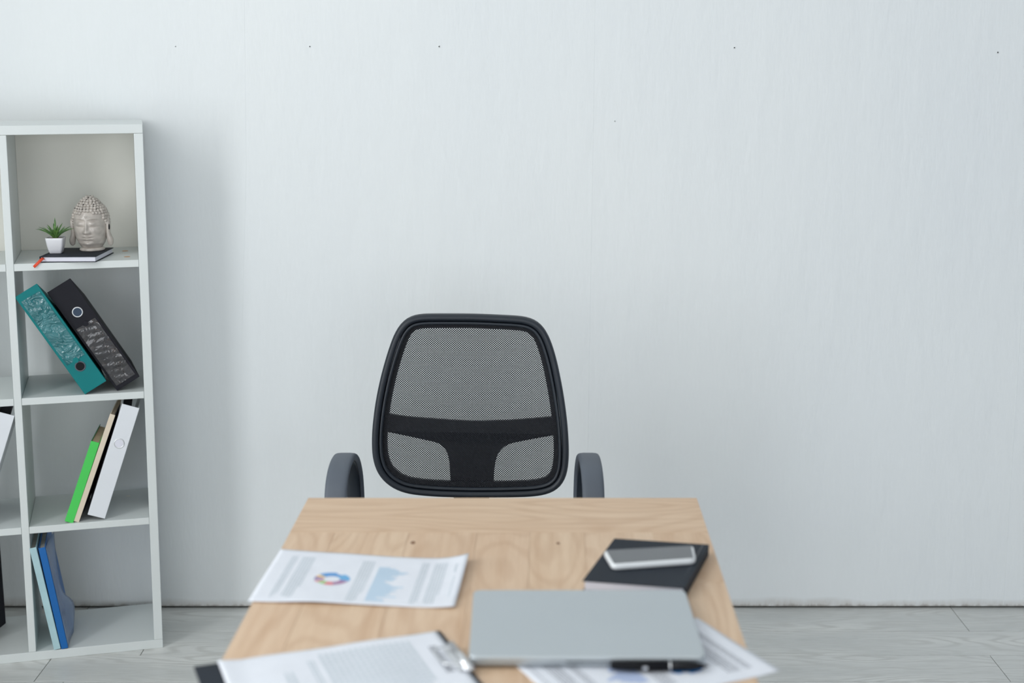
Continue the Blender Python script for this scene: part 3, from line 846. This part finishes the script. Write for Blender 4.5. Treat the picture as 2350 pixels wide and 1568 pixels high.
# ------------------------------------------------------------------ laptop
LX0,LX1,LY0,LY1=-.0555,.2495,1.7055,1.9365
lc=Vector(((LX0+LX1)/2,(LY0+LY1)/2))
lp=empty('laptop',(lc.x,lc.y,DT+.0012)); tag(lp,'closed silver laptop lying on the desk','laptop')
hw,hh=(LX1-LX0)/2,(LY1-LY0)/2
LP=rr_poly([Vector(p) for p in [(-hw,-hh),(hw,-hh),(hw,hh),(-hw,hh)]],.013,8)
I=lambda k: inset_poly(LP,k)
v,f=slab_loops([(I(.012),.0006),(I(.006),.0016),(I(.0015),.0048),(I(.0004),.0072),(I(.0004),.0098)])
mk('base',v,f,M['silver'],lp)
v,f=slab_loops([(I(.0015),.0098),(I(.0015),.0106)]); mk('gap',v,f,M['dark'],lp)
v,f=slab_loops([(I(.0004),.0106),(I(0),.0114),(I(0),.0150),(I(.0005),.0160),(I(.0016),.0165)])
o=mk('lid',v,f,M['silver'],lp); o.data.polygons.foreach_set('use_smooth',[True]*(len(f)-2)+[False]*2)
for (x,y) in ((-.12,-.085),(.12,-.085),(-.12,.085),(.12,.085)):
    vv,ff=lathe_v([(.006,-.0011),(.006,.0008)],14); mk('rubber_foot',vv,ff,M['pen'],lp,loc=(x,y,0))
box('thumb_notch_shade',(-.028,.028,-hh-.0001,-hh+.003,.0088,.0099),M['dark'],lp)  # flush block painted dark as the shade of a notch

# ------------------------------------------------------------------ pen
pe=empty('pen',(.188,1.6985,DT+.0085),math.radians(-1.2)); tag(pe,'black ballpoint pen with small silver clip lying in front of the laptop','pen')
R_=.0064
v,f=lathe_v([(.0030,-.062),(.0046,-.0615),(.0053,-.058),(R_,-.035),(R_,.013)],16)
rotp=(0,PI/2,0)
mk('cap',v,f,M['pen'],pe,True,rot=rotp)
v,f=lathe_v([(R_+.0002,.0131),(R_+.0002,.0150)],16); mk('ring',v,f,M['chrome'],pe,True,rot=rotp)
v,f=lathe_v([(R_,.0151),(.0053,.045),(.0040,.052),(.0016,.061),(.0006,.064)],16); mk('barrel',v,f,M['pen'],pe,True,rot=rotp)
box('pocket_clip',(-.056,-.022,-.0088,-.0062,-.0016,.0016),M['pen'],pe,.0005)
box('clip_tip',(-.0215,-.015,-.0090,-.0062,-.0018,.0018),M['chrome'],pe,.0005)

# ------------------------------------------------------------------ office chair
CH=Vector((-.0965,2.98,0)); YBK=3.20
ch=empty('office_chair',CH); tag(ch,'black mesh-back office chair with loop arms behind the desk','chair')
TH=math.radians(5)
FPX=3264.0
def cpx(x,y):
    """photo coordinates of the backrest outline -> (across, height) in its own plane"""
    yy=-(y-784)/FPX; xx=(x-1175)/FPX
    dy=math.cos(PITCH)+yy*math.sin(PITCH); dz=-math.sin(PITCH)+yy*math.cos(PITCH)
    t_=YBK/dy
    return (xx*t_-CH.x, CAM_Z+dz*t_)
def bk(a,h,d=0.0):
    """backrest surface -> chair coordinates: tilted back and slightly dished"""
    hz=h-.66
    y=YBK-CH.y+hz*math.tan(TH)-.020*(1-(a/.23)**2)*-1*0 + .018*((a/.23)**2)*-1 + .010*math.sin((h-.5)*6)
    return (a,y+d,h)
out_px=[(960,725),(1090,726),(1215,731),(1244,745),(1263,777),(1279,830),(1293,900),(1302,965),(1306,1030),(1303,1078),(1290,1110),(1262,1128),(1220,1135),(1150,1138),(1080,1139),(1000,1136),(935,1129),(898,1114),(868,1085),(855,1045),(854,990),(861,925),(873,865),(888,812),(903,768),(919,741),(938,728)]
O2=[Vector((a,b)) for a,b in (cpx(*p) for p in out_px)]
def resample(P,n):
    N=len(P); L=[0]
    for i in range(N): L.append(L[-1]+(P[(i+1)%N]-P[i]).length)
    o_=[];k=0
    for j in range(n):
        t_=L[-1]*j/n
        while L[k+1]<t_: k+=1
        o_.append(P[k].lerp(P[(k+1)%N],(t_-L[k])/(L[k+1]-L[k])))
    return o_
OUT=resample(O2,150)
for _ in range(7): OUT=[(OUT[i-1]+OUT[i]*2+OUT[(i+1)%150])/4 for i in range(150)]
def off(P,k):
    N=len(P); o_=[]
    for i in range(N):
        t_=(P[(i+1)%N]-P[i-1]).normalized(); o_.append(P[i]+Vector((t_.y,-t_.x))*k)   # outline runs clockwise
    return o_
def loft(loops,mat,name,parent,closed_prof=True,smooth=True):
    v=[];f=[];n=len(loops[0][0])
    for P,d in loops: v+=[bk(p.x,p.y,d) for p in P]
    K=len(loops)
    for j in range(K if closed_prof else K-1):
        for i in range(n):
            f.append((j*n+i,j*n+(i+1)%n,((j+1)%K)*n+(i+1)%n,((j+1)%K)*n+i))
    return mk(name,v,f,mat,parent,smooth)
loft([(OUT,-.002),(off(OUT,.003),-.010),(off(OUT,.008),-.0125),(off(OUT,.0145),-.010),(off(OUT,.0160),-.004),(off(OUT,.0160),.012),(off(OUT,.008),.017),(off(OUT,.001),.012)],M['frame'],'backrest_rim',ch)
loft([(off(OUT,.0168),-.003),(off(OUT,.0180),-.0085),(off(OUT,.0210),-.0095),(off(OUT,.0245),-.0070),(off(OUT,.0250),-.001),(off(OUT,.0168),.002)],M['frame'],'inner_bead',ch)
loft([(off(OUT,.0162),.006),(off(OUT,.0345),.0065),(off(OUT,.0350),.0150),(off(OUT,.0162),.0165)],M['frame'],'back_frame',ch,smooth=False)
# lumbar support behind the mesh
lum=[(882,953),(930,962),(1000,969),(1080,974),(1160,972),(1220,967),(1282,960),(1282,1000),(1263,1004),(1200,1017),(1166,1026),(1146,1042),(1137,1064),(1133,1098),(1133,1134),(1034,1134),(1033,1098),(1030,1062),(1022,1038),(1004,1023),(970,1014),(897,997),(882,993)]
def smooth_part(P,i0,i1):
    return [tuple(q) for q in catmull([(a,b,0) for a,b in P[i0:i1]],5,False)]
lum=[p[:2] for p in smooth_part(lum,0,7)]+[p[:2] for p in smooth_part(lum,7,14)]+[lum[14],lum[15]]+[p[:2] for p in smooth_part(lum,16,23)]
lq=[cpx(*p) for p in lum]
from mathutils.geometry import tessellate_polygon
tri=tessellate_polygon([[Vector((a,h,0)) for a,h in lq]]); N=len(lq)
bm=bmesh.new(); fr_=[bm.verts.new(bk(a,h,.0170)) for a,h in lq]; br_=[bm.verts.new(bk(a,h,.026)) for a,h in lq]
for t3 in tri:
    bm.faces.new([fr_[i] for i in t3]); bm.faces.new([br_[i] for i in t3[::-1]])
for i in range(N): bm.faces.new((fr_[i],br_[i],br_[(i+1)%N],fr_[(i+1)%N]))
bmesh.ops.recalc_face_normals(bm,faces=bm.faces)
me=bpy.data.meshes.new('lumbar_support'); bm.to_mesh(me); bm.free(); me.materials.append(M['frame'])
o=bpy.data.objects.new('lumbar_support',me); C.objects.link(o); o.parent=ch
# mesh fabric: two families of diagonal threads
IN=off(OUT,.0225)
def clip_line(p,d):
    ts=[]; N=len(IN)
    for i in range(N):
        a=IN[i]; b=IN[(i+1)%N]; e_=b-a; den=d.x*e_.y-d.y*e_.x
        if abs(den)<1e-9: continue
        w_=a-p; t_=(w_.x*e_.y-w_.y*e_.x)/den; s_=(w_.x*d.y-w_.y*d.x)/den
        if 0<=s_<1: ts.append(t_)
    return sorted(ts)
px=YBK*1.018/FPX
cell=(5.6*px,5.0*px); th_w=1.5*px
mbm=MB()
cx0,cz0=0.0,.72
for fam in (1,-1):
    d=Vector((cell[0],fam*cell[1])).normalized(); nrm=Vector((-d.y,d.x))
    sp=cell[0]*cell[1]/2/math.hypot(cell[0]/2,cell[1]/2)
    for k in range(-130,131):
        p=Vector((cx0,cz0))+nrm*(k*sp)
        ts=clip_line(p,d)
        for a,b in zip(ts[0::2],ts[1::2]):
            n=max(1,int((b-a)/.03)); vv=[];ff=[]
            for i in range(n+1):
                c=p+d*(a+(b-a)*i/n)
                l=c+nrm*th_w/2; r=c-nrm*th_w/2
                dz=.0003*fam
                vv+=[bk(l.x,l.y,-.0010+dz),bk(c.x,c.y,-.0016+dz),bk(r.x,r.y,-.0010+dz)]
            for i in range(n):
                q_=3*i; ff+=[(q_,q_+1,q_+4,q_+3),(q_+1,q_+2,q_+5,q_+4),(q_+2,q_,q_+3,q_+5)]
            mbm.add(vv,ff)
tag(mbm.build('mesh_fabric',M['threads'],ch),kind='stuff')
# loop armrests
for sgn in (-1,1):
    path=[(-.110,.695),(-.165,.686),(-.203,.660),(-.220,.610),(-.216,.540),(-.190,.470),(-.130,.445),(-.02,.445),(.055,.475),(.070,.540),(.055,.610),(.010,.660),(-.050,.688)]
    pp=catmull([(0,y,z) for y,z in path],5)
    pts=[(sgn*(.262-.006*(p.y+.2)/.28),p.y,p.z) for p in pp]
    v,f=tube_v(pts,(.0225,.0085),16,True,up=(sgn,0,0),sq=.55)
    # radii: side is in the loop plane, up is across the strap
    v,f=tube_v(pts,(.0085,.0225),16,True,up=(1,0,0),sq=.5)
    ar=mk('armrest',v,f,M['arm'],ch,True)
    pts2=[(p[0]-sgn*.0005,CH.y*0+ (p[1]+.075)*.93-.075,(p[2]-.57)*.93+.57) for p in pts]
    v,f=tube_v(pts2,(.0035,.0150),12,True,up=(1,0,0),sq=.6); mk('inner_rib',v,f,M['frame'],ar,True)
    box('arm_bracket',(min(sgn*.19,sgn*.262),max(sgn*.19,sgn*.262),-.14,.0,.425,.437),M['frame'],ch,.002)
# seat, column, star base, castors
sv=rr_poly([Vector(p) for p in [(-.22,-.27),(.22,-.27),(.22,.17),(-.22,.17)]],.10,8)
ins=lambda k: inset_poly(sv,k)
v,f=slab_loops([(ins(.012),.438),(ins(0),.448),(ins(0),.475),(ins(.012),.494),(ins(.05),.502)]); mk('seat',v,f,M['seatfab'],ch,True)
v,f=tube_v(catmull([(0,.10,.432),(0,.20,.432),(0,.245,.47),(0,.243,.54),(0,.252,.60)],6,False),(.044,.006),10,up=(0,1,0),sq=.5)
v,f=tube_v(catmull([(0,.08,.430),(0,.20,.430),(0,.262,.46),(0,.262,.53),(0,.264,.60)],6,False),(.043,.006),12,up=(0,-.3,1),sq=.5); mk('back_bracket',v,f,M['frame'],ch,True)
box('tilt_box',(-.09,.09,-.12,.12,.395,.4375),M['frame'],ch,.006)
v,f=lathe_v([(.028,.13),(.028,.26),(.016,.262),(.016,.396)],20); mk('gas_lift',v,f,M['frame'],ch,True)
v,f=lathe_v([(.045,.085),(.045,.125),(.032,.14)],20); mk('hub',v,f,M['frame'],ch,True)
for k in range(5):
    a=2*PI*k/5+.3; c,s=math.cos(a),math.sin(a)
    v,f=tube_v([(c*.03,s*.03,.11),(c*.16,s*.16,.10),(c*.27,s*.27,.078)],[(.024,.016),(.018,.014),(.013,.010)],10); lg=mk('base_leg',v,f,M['frame'],ch,True)
    v,f=lathe_v([(.024,-.018),(.026,-.012),(.026,.012),(.024,.018)],18)
    mk('castor',v,f,M['frame'],ch,True,loc=(c*.27,s*.27,.026),rot=(PI/2,0,a+.6))
    v,f=lathe_v([(.006,.045),(.006,.072)],10); mk('castor_stem',v,f,M['chrome'],ch,True,loc=(c*.27,s*.27,0))
